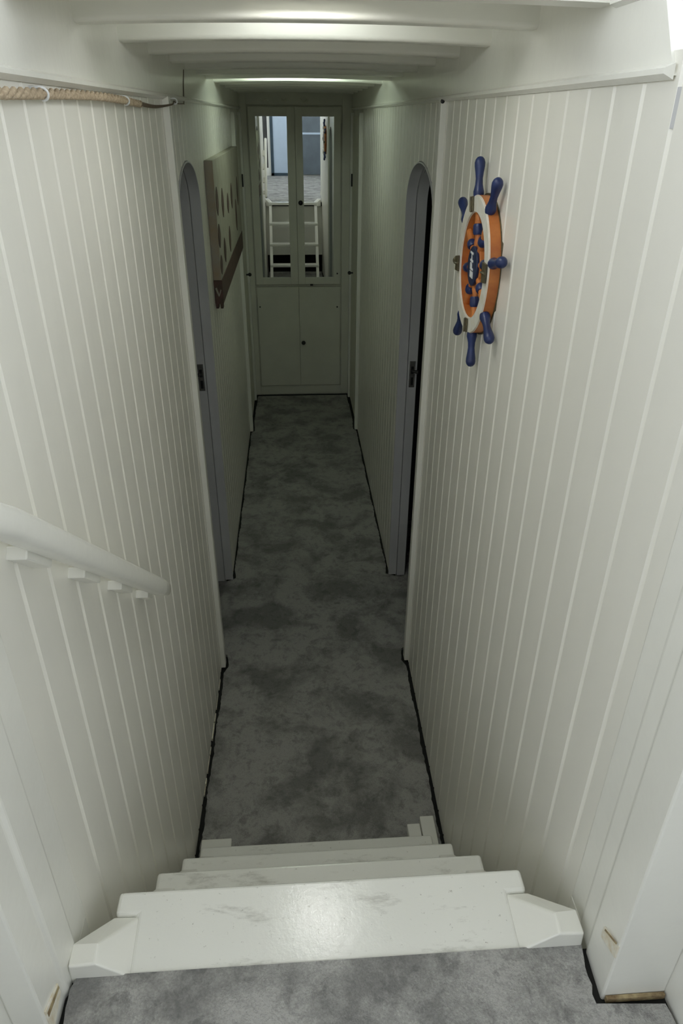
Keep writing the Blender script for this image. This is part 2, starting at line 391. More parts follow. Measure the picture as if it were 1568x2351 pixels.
# cabins behind the openings
def cabin(n, side):
    x0 = side * 0.452 if side < 0 else 0.53; x0 = -0.418 if side < 0 else 0.518; x1 = x0 + side * 0.9
    a, b = min(x0, x1), max(x0, x1)
    bm = bmesh.new()
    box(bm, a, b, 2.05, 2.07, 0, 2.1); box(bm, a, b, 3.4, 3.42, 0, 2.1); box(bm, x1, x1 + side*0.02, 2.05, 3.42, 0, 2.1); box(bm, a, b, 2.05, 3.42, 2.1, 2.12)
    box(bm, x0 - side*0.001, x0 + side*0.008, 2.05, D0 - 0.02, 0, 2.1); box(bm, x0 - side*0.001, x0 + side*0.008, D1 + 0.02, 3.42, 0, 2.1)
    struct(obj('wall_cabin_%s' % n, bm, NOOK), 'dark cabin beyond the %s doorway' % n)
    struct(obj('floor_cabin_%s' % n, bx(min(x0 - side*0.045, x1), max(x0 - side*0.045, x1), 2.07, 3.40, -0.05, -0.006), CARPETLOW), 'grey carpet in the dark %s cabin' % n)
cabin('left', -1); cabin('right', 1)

# ---- closed side doors at the far end
def side_door(name, side, y0, y1, knob_y):
    XF = XL if side < 0 else XR; x = XF(5)
    root = obj(name, bx(min(x - side*0.006, x + side*0.01), max(x - side*0.006, x + side*0.01), y0, y1, 0.01, 2.0), ENDP, bevel=0.002); struct(root, 'plain closed door at the far %s side' % ('left' if side < 0 else 'right'))
    bm = bmesh.new(); sphere(bm, (x - side*0.032, knob_y, 1.01), 0.013); tube(bm, [(x - side*0.005, knob_y, 1.01), (x - side*0.03, knob_y, 1.01)], 0.006, 10)
    obj('door_knob', bm, BLACK, root, smooth=40)
    bm = bmesh.new(); tube(bm, [(x - side*0.010, y1 - 0.02, 1.57), (x - side*0.010, y1 - 0.02, 1.65)], 0.007, 10); obj('hinge', bm, BLACK, root, smooth=40)
side_door('door_3', -1, 4.757, 5.358, 5.20); side_door('door_4', 1, 4.757, 5.398, 5.24)

# ============================================================ DECKHOUSE behind and above the camera
def pw(name, *a, m=PAINTP): return struct(obj(name, bx(*a), m))
# landing (a sunken well between two partitions)
pw('floor_landing', -1.42, 1.42, -3.45, 0.56, LZ - 0.06, LZ - 0.010, m=GAP)
# posts at the foot of the hatch
def post(name, side, ys, xs, lab):
    """plan polygon extruded up"""
    bm = bmesh.new(); prism(bm, [(x, y, LZ - 0.012) for x, y in zip(xs, ys)], (0, 0, RAILZ - 0.003 - LZ + 0.012))
    return struct(obj(name, bm, PAINTP, bevel=0.003), lab)
# left: stepped trims then a smooth post
pl_ = post('trim_13', -1, (0.545, 0.66, 0.66, 0.604, 0.598, 0.545, 0.540, 0.485, 0.485), (-0.394, -0.394, -0.3515, -0.3515, -0.346, -0.346, -0.350, -0.350, -0.394), 'smooth white post left of the landing')
pr_ = post('trim_14', 1, (0.490, 0.490, 0.556, 0.561, 0.594, 0.599, 0.645, 0.645), (0.500, 0.408, 0.411, 0.4155, 0.4155, 0.4205, 0.4205, 0.500), 'smooth white post right of the landing')
def slot(parent, x, side, y0, y1, z0, z1, dz):
    bm = bmesh.new()
    prism(bm, [(x, y0, z0), (x, y1, z0 + dz), (x, y1, z1 + dz), (x, y0, z1)], (-side*0.0022, 0, 0))
    o = obj('patch', bm, RAW, parent, bevel=0.0006); o['label'] = 'bare wood and filler patch'
    bm = bmesh.new(); prism(bm, [(x - side*0.002, y0 + 0.004, z0 + 0.009), (x - side*0.002, y1 - 0.004, z0 + dz + 0.009), (x - side*0.002, y1 - 0.004, z0 + dz + 0.013), (x - side*0.002, y0 + 0.004, z0 + 0.013)], (-side*0.001, 0, 0))
    obj('crack', bm, RUST, o)
bm = bmesh.new(); X0 = 0.4095
prism(bm, [(X0, 0.491, 1.016), (X0, 0.530, 0.998), (X0, 0.530, 1.022), (X0, 0.491, 1.042)], (-0.003, 0, 0)); o = obj('patch', bm, RAW, pr_, bevel=0.0008); o['label'] = 'bare wood patch in a shallow slot'
bm = bmesh.new(); prism(bm, [(X0 - 0.0028, 0.496, 1.040), (X0 - 0.0028, 0.525, 1.021), (X0 - 0.0028, 0.525, 1.0245), (X0 - 0.0028, 0.496, 1.0435)], (-0.0008, 0, 0)); obj('crack', bm, RUST, o)
bm = bmesh.new(); X0 = -0.3505
prism(bm, [(X0, 0.488, 0.93), (X0, 0.532, 0.945), (X0, 0.532, 0.966), (X0, 0.488, 0.985)], (0.003, 0, 0)); o = obj('patch', bm, RAW, pl_, bevel=0.0008); o['label'] = 'bare wood patch with chipped paint'
bm = bmesh.new(); prism(bm, [(X0 + 0.0028, 0.49, 0.968), (X0 + 0.0028, 0.53, 0.958), (X0 + 0.0028, 0.53, 0.964), (X0 + 0.0028, 0.49, 0.978)], (0.0008, 0, 0)); obj('crack', bm, RUST, o)
# partitions from the posts back towards the wheelhouse
pw('wall_well_left', -0.424, -0.394, 0.22, 0.66, LZ - 0.012, RAILZ - 0.003)
pw('wall_well_right', 0.500, 0.530, 0.22, 0.645, LZ - 0.012, RAILZ - 0.003)
# side decks at rail height, walls under them
pw('floor_side_deck_left', -1.42, -0.40, 0.22, 1.13, 1.99, 2.03, m=GREYP)
pw('floor_side_deck_right', 0.53, 1.42, 0.22, 1.13, 1.99, 2.03, m=GREYP)
pw('wall_side_deck_left', -1.42, -0.424, 0.20, 0.22, LZ - 0.012, 2.03)
pw('wall_side_deck_right', 0.53, 1.42, 0.20, 0.22, LZ - 0.012, 2.03)
pw('floor_strip_right', 0.425, 0.53, 0.645, 0.87, 1.99, 2.03, m=GREYP)
# side walls with window openings z 2.05..2.85, y -2.4..0.8
for s, nm in ((-1, 'left'), (1, 'right')):
    bm = bmesh.new(); a, b = (-1.42, -1.40) if s < 0 else (1.40, 1.42)
    box(bm, a, b, -3.45, 1.13, LZ, 1.65); box(bm, a, b, -3.45, 1.13, 2.85, 3.02); box(bm, a, b, -3.45, -2.4, 1.65, 2.85); box(bm, a, b, 0.8, 1.13, 1.65, 2.85)
    box(bm, a, b, -0.82, -0.78, 1.65, 2.85); box(bm, a, b, 0.17, 0.21, 1.65, 2.85); box(bm, a, b, 0.17, 0.8, 1.65, 2.05)
    if s > 0: box(bm, a, b, -2.4, -1.7, 1.65, 2.85); box(bm, a, b, 0.17, 0.8, 2.05, 2.4)
    struct(obj('wall_wheelhouse_' + nm, bm, PAINTP))
# front: windows each side of the hatch header, z 2.11..2.51, and a low band z 2.52..2.88 above it
bm = bmesh.new()
for a, b in ((-1.42, -1.36), (-0.50, -0.36), (0.44, 0.50), (1.36, 1.42)): box(bm, a, b, 1.10, 1.13, 2.03, 2.52)
box(bm, -1.42, -0.40, 1.10, 1.13, 2.03, 2.06); box(bm, 0.50, 1.42, 1.10, 1.13, 2.03, 2.06)
box(bm, -1.42, -1.20, 1.10, 1.13, 2.52, 2.88); box(bm, 1.20, 1.42, 1.10, 1.13, 2.52, 2.88); box(bm, -1.42, 1.42, 1.10, 1.13, 2.88, 3.02)
struct(obj('wall_wheelhouse_front', bm, PAINTP))
pw('ceiling_wheelhouse', -1.42, 1.42, -3.45, 1.13, 3.0, 3.03)
bm = bmesh.new(); box(bm, -1.42, 1.42, -3.47, -3.42, LZ, 1.05); box(bm, -1.42, 1.42, -3.47, -3.42, 2.75, 3.0)
for a, b in ((-1.42, -1.36), (-0.40, 0.66), (1.36, 1.42)): box(bm, a, b, -3.47, -3.42, 1.05, 2.75)
struct(obj('wall_wheelhouse_back', bm, PAINTP))
# door seen in the mirrors
dr = struct(obj('door_5', bx(-0.30, 0.12, -3.42, -3.39, LZ + 0.04, 2.75), BLUEDOOR, bevel=0.004), 'pale blue door at the back of the wheelhouse')
bm = bmesh.new(); box(bm, -0.35, -0.30, -3.42, -3.37, LZ, 2.80); box(bm, -0.35, 0.12, -3.42, -3.37, LZ, LZ + 0.05); obj('door_frame', bm, TEAL, dr)
dr = struct(obj('door_6', bx(0.17, 0.62, -3.42, -3.39, LZ + 0.02, 2.75), SLATE, bevel=0.004), 'slate grey door at the back of the wheelhouse')
bm = bmesh.new(); box(bm, 0.17, 0.62, -3.39, -3.385, 1.60, 1.63); obj('door_rail', bm, BLUEDOOR, dr)

# unseen hull and deck shell, added to stop daylight leaking into the corridor
pw('floor_leak_shell', -1.7, 1.7, -3.6, 5.8, -0.2, -0.15, m=NOOK)
pw('wall_leak_shell_left', -1.72, -1.68, -3.6, 5.8, -0.2, 2.0, m=NOOK); pw('wall_leak_shell_right', 1.68, 1.72, -3.6, 5.8, -0.2, 2.0, m=NOOK)
pw('wall_leak_shell_bow', -1.72, 1.72, 5.76, 5.8, -0.2, 2.27, m=NOOK); pw('wall_leak_shell_stern', -1.72, 1.72, -3.6, -3.56, -0.2, 2.0, m=NOOK)
bm = bmesh.new(); box(bm, -1.72, -0.382, 1.13, 5.8, 2.0, 2.04); box(bm, 0.48, 1.72, 1.13, 5.8, 2.0, 2.04); box(bm, -0.40, -0.385, 1.0, 5.8, 2.0, 2.25); box(bm, 0.485, 0.50, 1.0, 5.8, 2.0, 2.25)
box(bm, -0.40, 0.50, 1.13, 5.8, 2.222, 2.25); box(bm, -1.72, -1.42, -3.6, 5.8, 2.0, 2.04); box(bm, 1.42, 1.72, -3.6, 5.8, 2.0, 2.04); box(bm, -1.72, 1.72, -3.6, -3.47, 2.0, 2.04)
struct(obj('ceiling_leak_shell', bm, GREYP))

# ============================================================ CARPETS
def jag_carpet(name, left, right, z0, z1, m, seed, amp=0.003, n=220):
    rnd = random.Random(seed); bm = bmesh.new()
    def poly(pts, s):
        out = []
        for (xa, ya), (xb, yb) in zip(pts, pts[1:]):
            L = math.hypot(xb - xa, yb - ya); k = max(1, int(L / 0.012))
            for i in range(k):
                t = i / k; out.append((xa + (xb-xa)*t + s*(rnd.uniform(-amp, amp) + amp * math.sin((ya + (yb-ya)*t) * 23 + seed)), ya + (yb-ya)*t))
        out.append(pts[-1]); return out
    L_ = poly(left, 1); R_ = poly(right, -1)
    pts = L_ + R_[::-1]
    a = [bm.verts.new((x, y, z1)) for x, y in pts]; b = [bm.verts.new((x, y, z0)) for x, y in pts]
    bm.faces.new(a); 
    for i in range(len(a)): j = (i+1) % len(a); bm.faces.new([a[i], a[j], b[j], b[i]])
    bmesh.ops.triangulate(bm, faces=[f for f in bm.faces if len(f.verts) > 4])
    return obj(name, bm, m)
g = 0.012
tag(jag_carpet('carpet', [(XL(0.6)+g, 0.6), (XL(1.4)+g, 1.4), (XL(2.2)+g+0.002, 2.19), (XL(2.3)+0.028, 2.225), (XL(2.3)+0.018, 2.30), (XL(2.5)-0.04, 2.34), (XL(2.8)-0.04, 2.84), (XL(2.85)+0.014, 2.87), (XL(2.9)+0.008, 2.95), (XL(4)+0.010, 4.0), (XL(4.7)+0.010, 4.70), (XL(4.7)+0.030, 4.74), (XL(5)+0.02, 5.0), (XL(5.4)+0.03, EY-0.03)],
    [(XR(0.6)-g, 0.6), (XR(1.4)-g, 1.4), (XR(2.2)-g-0.002, 2.19), (XR(2.3)-0.028, 2.225), (XR(2.3)-0.018, 2.30), (XR(2.5)+0.04, 2.34), (XR(2.8)+0.04, 2.84), (XR(2.85)-0.014, 2.87), (XR(2.9)-0.008, 2.95), (XR(4)-0.010, 4.0), (XR(4.7)-0.010, 4.70), (XR(4.7)-0.030, 4.74), (XR(5)-0.02, 5.0), (XR(5.4)-0.03, EY-0.03)],
    -0.012, 0.0, CARPETLOW, 5, 0.002), 'long dark grey stained carpet down the corridor floor', 'carpet')
tag(jag_carpet('carpet', [(-0.388, 0.20), (-0.388, 0.478), (-0.343, 0.484), (-0.343, 0.545), (-0.337, 0.561)], [(0.494, 0.20), (0.494, 0.474), (0.398, 0.480), (0.400, 0.540), (0.404, 0.561)],
    LZ - 0.010, LZ + 0.003, CARPETTOP, 9, 0.0022), 'lighter grey blotchy carpet on the upper landing above the steps', 'carpet')
tag(obj('carpet', bx(-1.38, 1.38, -3.36, 0.195, LZ - 0.010, LZ + 0.003), CARPETTOP), 'grey wheelhouse floor carpet, seen only in the mirrors', 'carpet')
tag(obj('rusty_strip', bx(0.412, 0.497, 0.4840, 0.4890, LZ - 0.006, LZ + 0.0035), RUST), 'rusty brown strip at the foot of the right post on the landing', 'strip')

# ============================================================ COMPANIONWAY LADDER
lad = empty('companionway_ladder', 'steep white painted ladder stair going down from the landing to the corridor', 'stairs', (0.02, 1.0, 0))
def tread(x0, x1, y0, y1, zt, th, bev=0.007):
    o = obj('tread', bx(x0, x1, y0, y1, zt - th, zt), TREAD, lad, bevel=bev, seg=3); return o
# top board: full step between shoulder blocks
bm = bmesh.new()
prism(bm, [(-0.2655, 0.558, LZ), (-0.2685, 0.649, LZ), (-0.3035, 0.650, LZ), (-0.3035, 0.687, LZ), (0.3475, 0.687, LZ), (0.3475, 0.649, LZ), (0.316, 0.649, LZ), (0.3125, 0.558, LZ)], (0, 0, -0.034))
obj('tread', bm, TREAD, lad, bevel=0.006, seg=3)['label'] = 'wide top tread with dark scuffs'
tread(-0.303, 0.352, 0.74, 0.873, 0.685, 0.030)
tread(-0.303, 0.352, 0.93, 1.063, 0.450, 0.030)
tread(-0.303, 0.352, 1.12, 1.253, 0.215, 0.030)
# shoulder blocks either side of the top tread
def shoulder(side):
    if side < 0: fo, fi, bi, bo = (-0.3035, 0.6495), (-0.2640, 0.6485), (-0.2600, 0.559), (-0.347, 0.559); ce, cf, cbk, cbo = (-0.309, 0.588), (-0.348, 0.592), (-0.306, 0.559), (-0.345, 0.559)
    else: fo, fi, bi, bo = (0.3475, 0.6485), (0.3110, 0.6485), (0.3080, 0.559), (0.405, 0.559); ce, cf, cbk, cbo = (0.368, 0.591), (0.405, 0.596), (0.365, 0.559), (0.403, 0.559)
    bm = bmesh.new(); zb = LZ - 0.005; zt = LZ + 0.036
    V = lambda p, z: bm.verts.new((p[0], p[1], z))
    a0, a1, a2, a3 = V(fo, zb), V(fi, zb), V(bi, zb), V(bo, zb)
    mo = V(cf, zb - 0.002)
    t0, t1, t2, t3 = V(cf, zt - 0.006), V(ce, zt), V(cbk, zt), V(cbo, zt - 0.003)
    lo = [V(p, zb - 0.05) for p in (fo, fi, bi, bo)]; lm = V(cf, zb - 0.05)
    bm.faces.new([t0, t1, t2, t3]); bm.faces.new([a1, a2, t2, t1]); bm.faces.new([a0, a1, t1]); bm.faces.new([a0, t1, t0])
    bm.faces.new([a0, t0, mo]); bm.faces.new([mo, t0, t3, a3]); bm.faces.new([a2, a3, t3, t2])
    bm.faces.new([a0, mo, lm, lo[0]]); bm.faces.new([mo, a3, lo[3], lm]); bm.faces.new([a0, lo[0], lo[1], a1]); bm.faces.new([a1, lo[1], lo[2], a2]); bm.faces.new([a2, lo[2], lo[3], a3]); bm.faces.new([lo[0], lm, lo[3], lo[2], lo[1]])
    obj('shoulder_block', bm, PAINTP, lad, bevel=0.0035, seg=3)
shoulder(-1); shoulder(1)
def stringer(x0, x1):
    bm = bmesh.new()
    prism(bm, [(x0, 0.575, LZ - 0.036), (x0, 0.675, LZ - 0.036), (x0, 1.40, 0.0), (x0, 1.27, 0.0)], (x1 - x0, 0, 0)); obj('stringer', bm, PAINTP, lad, bevel=0.003)
stringer(-0.302, -0.264); stringer(0.312, 0.350)
def foot(x0, x1, y0, y1, h): obj('foot_block', bx(x0, x1, y0, y1, 0, h), PAINTP, lad, bevel=0.003)
foot(-0.333, -0.240, 1.28, 1.405, 0.035); foot(0.316, 0.357, 1.30, 1.425, 0.03); foot(0.360, 0.404, 1.30, 1.447, 0.035)
# bulkhead under the landing, open at the bottom
pw('wall_well_foot_left', -0.394, -0.3518, 0.55, 0.656, -0.012, LZ - 0.011); pw('wall_well_foot_right', 0.4200, 0.50, 0.55, 0.642, -0.012, LZ - 0.011)
pw('wall_under_landing', -0.352, 0.42, 0.53, 0.548, 0.22, LZ - 0.012)
bm = bmesh.new(); box(bm, -0.38, 0.45, 0.04, 0.05, -0.01, 0.9); box(bm, -0.40, -0.38, 0.04, 0.56, 0, 0.9); box(bm, 0.45, 0.47, 0.04, 0.56, 0, 0.9); struct(obj('wall_locker', bm, NOOK), 'dark locker under the landing')

# ============================================================ HANDRAIL on the left wall
hr = empty('handrail', 'white painted grab rail sloping down the left wall beside the steps', 'handrail', (-0.352, 0.68, 1.60))
path = []
for y, z in ((0.585, 1.668), (0.592, 1.667), (0.602, 1.662), (0.620, 1.650), (0.645, 1.632), (0.668, 1.615), (0.69, 1.596)): path.append((-0.314, y, z))
p0 = path[-1]; L = 0.90
for k in range(1, 13): path.append((-0.314, p0[1] + (1.325 - p0[1])*k/12, p0[2] + (1.052 - p0[2])*k/12))
path = [Vector(p) for p in path]
bm = bmesh.new(); prev = None
sec = [(math.copysign(abs(math.cos(a))**0.7, math.cos(a)) * 0.017, math.copysign(abs(math.sin(a))**0.7, math.sin(a)) * 0.019) for a in [2*PI*k/20 for k in range(20)]]
ring0 = None
for i, p in enumerate(path):
    t = (path[min(i+1, len(path)-1)] - path[max(i-1, 0)]).normalized(); s = Vector((1, 0, 0)); u = s.cross(t).normalized()
    f = 0.8 if i == len(path) - 1 else 1.0
    r = [bm.verts.new(p + s*a*f + u*b*f) for a, b in sec]
    if prev:
        for k in range(20): bm.faces.new([prev[k], prev[(k+1) % 20], r[(k+1) % 20], r[k]])
    else: bm.faces.new(r)
    prev = r
t = (path[-1] - path[-2]).normalized(); s = Vector((1,0,0)); u = s.cross(t).normalized()
r = [bm.verts.new(path[-1] + t*0.006 + s*a*0.5 + u*b*0.5) for a, b in sec]
for k in range(20): bm.faces.new([prev[k], prev[(k+1) % 20], r[(k+1) % 20], r[k]])
bm.faces.new(r[::-1])
obj('rail', bm, PAINTP, hr, smooth=50)
# stand-off blocks with square ends
dirv = (path[-1] - p0 if False else (path[-1] - Vector(p0))).normalized()
nrm = Vector((1,0,0)).cross(dirv).normalized()
if nrm.z > 0: nrm = -nrm
for yb in (0.755, 0.925, 1.09, 1.255):
    base = Vector(p0) + dirv * ((yb - 0.02 - p0[1]) / dirv.y); ln = 0.085 if yb < 1.2 else 0.05
    bm = bmesh.new(); q0 = base + nrm*0.010; q1 = base + nrm*0.027
    pts = [Vector((-0.353, q0.y, q0.z)), Vector((-0.353, q1.y, q1.z)), Vector((-0.353, q1.y, q1.z)) + dirv*ln, Vector((-0.353, q0.y, q0.z)) + dirv*ln]
    prism(bm, pts, (0.026, 0, 0)); obj('standoff_block', bm, PAINTP, hr, bevel=0.002)

# ============================================================ ROPE and cord
def rope_curve(y): return -0.334 + 0.003*math.sin(y*9), 2.024 + 0.004*math.sin(y*5.1 + 0.6)
bm = bmesh.new()
for s in range(3):
    pts = []
    for k in range(420):
        y = 0.50 + 1.36*k/419; x, z = rope_curve(y); a = y*2*PI/0.085 + s*2*PI/3; rr = 0.0034
        pts.append((x + rr*math.cos(a), y, z + rr*math.sin(a)))
    tube(bm, pts, 0.0040, 8)
rp_ = obj('rope', bm, ROPEM, smooth=0); tag(rp_, 'thick twisted hemp rope strung along the top of the left wall', 'rope')
bm = bmesh.new()
pts = [(-0.334, 1.84, 2.022), (-0.330, 1.98, 2.018), (-0.328, 2.12, 2.020), (-0.318, 2.24, 2.026), (-0.322, 2.30, 2.034), (-0.332, 2.45, 2.030), (-0.334, 2.60, 2.032), (-0.335, 2.62, 2.035), (-0.337, 2.66, 2.08), (-0.337, 2.70, 2.128)]
def smoothp(pts, n=6):
    out = []; P_ = [Vector(p) for p in pts]
    for i in range(len(P_) - 1):
        a, b, c, d = P_[max(i-1, 0)], P_[i], P_[i+1], P_[min(i+2, len(P_)-1)]
        for k in range(n):
            t = k/n; out.append(0.5*((2*b) + (-a + c)*t + (2*a - 5*b + 4*c - d)*t*t + (-a + 3*b - 3*c + d)*t**3))
    out.append(P_[-1]); return out
sp_ = smoothp(pts); tube(bm, sp_, [0.0050 - 0.0036*min(1, i/22) for i in range(len(sp_))], 8)
tag(obj('cord', bm, CORDM, smooth=0), 'thin dark cord running from the rope past the left batten up to a beam', 'cord')
for i, (y, lb) in enumerate(((1.132, 'white hook holding the thick rope, nearest the landing'), (1.67, 'white hook halfway along the thick rope on the left wall'), (2.31, 'small pale hook holding the thin cord just past the left corner batten'))):
    bm = bmesh.new(); x, z = rope_curve(y); r = 0.0075 if y < 2 else 0.007
    x = x if y < 2 else -0.322; z = z if y < 2 else 2.034
    pts = [(XL(y) - 0.002, y, z + r)] + [(x + r*math.sin(a), y + 0.001*k, z + r*math.cos(a)) for k, a in enumerate([PI*j/8 for j in range(0, 10)])]
    tube(bm, pts, 0.0020, 8); tag(obj('rope_hook', bm, WHITE, smooth=0), lb, 'hook', 'hooks holding the rope')

# ============================================================ SHIP'S WHEEL on the right wall
WC = (1.625, 1.706); wx0, wx1 = 0.4325, 0.404
wh = empty('ship_wheel', 'orange and blue decorative ship wheel hanging on the right wall', 'wheel', (0.432, WC[0], WC[1]))
RO, RI = 0.147, 0.113
bm = bmesh.new(); ring_section(bm, (0, *WC), [(RO, wx1 + 0.001), (RO, wx0), (RO - 0.008, wx0 + 0.0015), (RI, wx0), (RI, wx1 + 0.001)], 72); obj('rim', bm, ORANGE, wh, smooth=40)
bm = bmesh.new(); ring_section(bm, (0, *WC), [(RO + 0.0008, wx1 + 0.003), (RO - 0.001, wx1 - 0.0005), (RI + 0.001, wx1 - 0.0005), (RI - 0.0008, wx1 + 0.003)], 72); fr = obj('front_ring', bm, CREAM, wh, smooth=40); fr['label'] = 'cream painted front ring'
bm = bmesh.new(); ring_section(bm, (0, *WC), [(RI + 0.012, wx0 - 0.006), (RI + 0.012, wx0 + 0.0005), (RI - 0.018, wx0 + 0.0005), (RI - 0.018, wx0 - 0.003)], 60); obj('rim_backing', bm, ORANGE, wh, smooth=40)
bm = bmesh.new(); ring_section(bm, (0, *WC), [(RO + 0.004, wx0 - 0.003), (RO + 0.004, wx0 + 0.001), (RO - 0.004, wx0 + 0.001), (RO - 0.004, wx0 - 0.003)], 60); o = obj('rear_edge', bm, BRONZE, wh, smooth=40); o['label'] = 'dark brown rear edge'
def WP(r, a, x): return Vector((x, WC[0] + r*math.sin(a), WC[1] + r*math.cos(a)))
A0 = math.radians(12)
for k in range(8):
    a = A0 + k*PI/4
    # turned spoke inside
    if True:
        bm = bmesh.new(); tube(bm, [WP(0.030, a, 0.4165), WP(0.05, a, 0.4165), WP(0.060, a, 0.4165), WP(0.090, a, 0.4165), WP(RI + 0.004, a, 0.4165)], [0.0075, 0.0085, 0.0065, 0.0085, 0.0075], 14); sp = obj('spoke', bm, ORANGE, wh, smooth=40)
        r0, r1 = (0.066, 0.089) if k % 2 == 0 else (0.060, 0.078)
        bm = bmesh.new(); tube(bm, [WP(r0, a, 0.416), WP(r0 + 0.004, a, 0.416), WP(r1 - 0.004, a, 0.416), WP(r1, a, 0.416)], [0.0095, 0.0115, 0.0115, 0.0095], 16); o = obj('spoke_sleeve', bm, BLUE, sp, smooth=40); o['label'] = 'blue sleeve'
    if k == 2: continue   # hidden behind the rim clasp in the photograph
    prof = [(RO - 0.002, 0.0105), (RO + 0.002, 0.0115), (RO + 0.008, 0.0118), (RO + 0.013, 0.0105), (RO + 0.022, 0.0085), (RO + 0.034, 0.0078), (RO + 0.046, 0.0092), (RO + 0.058, 0.0112), (RO + 0.066, 0.0116), (RO + 0.072, 0.0098), (RO + 0.0765, 0.006), (RO + 0.078, 0.0015)]
    bm = bmesh.new(); tube(bm, [WP(r, a, 0.413) for r, _ in prof], [q for _, q in prof], 20); obj('handle', bm, BLUE, wh, smooth=60)
# hub plaque
bm = bmesh.new(); disc_x(bm, WC, 0.050, 0.4235, 0.412); obj('hub_disc', bm, ORANGE, wh, bevel=0.001)
bm = bmesh.new(); disc_x(bm, WC, 0.043, 0.412, 0.4055); hub = obj('hub', bm, NAVY, wh, bevel=0.0015); hub['label'] = 'navy hub with white lettering'
# bronze clasps on the rim
for k, ang in enumerate((12, 95, 184, 272)):
    a = math.radians(ang + 2)
    er = Vector((0, math.sin(a), math.cos(a))); et = Vector((0, math.cos(a), -math.sin(a)))
    bm = bmesh.new(); c = WP((RO + RI)/2, a, wx1 - 0.0015); hw = 0.010 if k in (0, 2) else 0.017; hr_ = 0.0155
    hw = {0: 0.009, 1: 0.018, 2: 0.010, 3: 0.021}[k]
    pts = [c - er*hr_ - et*hw, c - er*hr_ + et*hw, c + er*hr_ + et*hw*0.9, c + er*hr_ - et*hw*0.9]
    prism(bm, pts, (-0.004, 0, 0))
    if k == 1: sphere(bm, WP(RO + 0.012, a - 0.03, 0.406), 0.010, (1, 1.2, 1)); 
    tube(bm, [c - er*hr_ + Vector((-0.005, 0, 0)), c + er*hr_ + Vector((-0.005, 0, 0))], 0.0028, 8)
    obj('rim_clasp', bm, BRONZE, wh, bevel=0.0008)
# lettering, reading upwards
cu = bpy.data.curves.new('lettering', 'FONT'); cu.body = 'EPH'; cu.size = 0.034; cu.align_x = 'CENTER'; cu.align_y = 'CENTER'; cu.extrude = 0.0006; cu.offset = 0.0006; cu.shear = 0.25
to = bpy.data.objects.new('lettering_source', cu); C.objects.link(to); bpy.context.view_layer.update()
me = bpy.data.meshes.new_from_object(to.evaluated_get(bpy.context.evaluated_depsgraph_get())); bpy.data.objects.remove(to)
me.materials.clear(); me.materials.append(WHITE)
lo = bpy.data.objects.new('lettering', me); C.objects.link(lo)
a = math.radians(12)    # baseline runs up the wall, tops of the letters point down the corridor
bx_ = Vector((0, math.sin(a), math.cos(a))); by_ = Vector((0, math.cos(a), -math.sin(a))); bz_ = bx_.cross(by_)
Mx = Matrix((bx_, by_, bz_)).transposed(); 
for v in me.vertices: v.co = Mx @ v.co + Vector((0.4048, WC[0], WC[1]))
lo.parent = hub; lo.matrix_parent_inverse = hub.matrix_world.inverted()
lo.matrix_parent_inverse = Matrix.Translation(-Vector((0.432, WC[0], WC[1]))) if False else Matrix.Identity(4)

# ============================================================ PICTURE on the left wall
x0, x1 = -0.3415, -0.307; yA, yB = 3.11, 4.60
pc = empty('wall_picture', 'long whitewashed wooden picture with dark tall shapes on the far left wall', 'picture', (-0.342, (yA + yB)/2, 1.275))
obj('canvas', bx(x0, x1, yA, yB, 1.385, 1.845), CANVAS, pc, bevel=0.002)
o = obj('canvas_edge', bx(x0 + 0.001, x1 - 0.0005, yA - 0.003, yA, 1.387, 1.843), CANVSIDE, pc)
bt = obj('bottom_board', bx(x0, x1 + 0.002, yA - 0.002, yB, 1.285, 1.385), DARKWOOD, pc, bevel=0.002); bt['label'] = 'dark brown lower board'
bm = bmesh.new(); prism(bm, [(x0 + 0.005, yA - 0.003, 1.352), (x0 + 0.012, yA - 0.003, 1.356), (x0 + 0.021, yA - 0.003, 1.325), (x0 + 0.017, yA - 0.003, 1.318)], (0, -0.001, 0))
prism(bm, [(x0 + 0.018, yA - 0.003, 1.320), (x0 + 0.021, yA - 0.003, 1.318), (x0 + 0.031, yA - 0.003, 1.345), (x0 + 0.028, yA - 0.003, 1.348)], (0, -0.001, 0)); obj('pale_mark', bm, CANVAS, bt)
for i in range(2):
    xx = x0 + 0.008 + 0.019*i; bm = bmesh.new(); box(bm, xx - 0.005, xx + 0.006, yA + 0.0, yA + 0.04, 1.266, 1.285); obj('foot', bm, DARKWOOD, bt)
for (yc, zt, zb_) in ((3.17, 1.745, 1.635), (3.155, 1.605, 1.51), (3.16, 1.48, 1.40), (3.37, 1.52, 1.415), (3.42, 1.72, 1.60), (3.70, 1.675, 1.585), (3.68, 1.53, 1.41), (3.95, 1.70, 1.58), (4.2, 1.60, 1.44), (4.4, 1.7, 1.55)):
    bm = bmesh.new(); wd = 0.095; n = 10; pts = []
    for k in range(n): 
        t = k/(n-1); pts.append((x1 + 0.0002, yc + wd*math.sin(PI*min(1, t*1.02))**0.7*0.5, zt + (zb_ - zt)*t))
    for k in range(n-2, 0, -1):
        t = k/(n-1); pts.append((x1 + 0.0002, yc - wd*math.sin(PI*t)**0.7*0.5, zt + (zb_ - zt)*t))
    prism(bm, pts, (0.002, 0, 0)); obj('painted_shape', bm, DARKWOOD, pc)

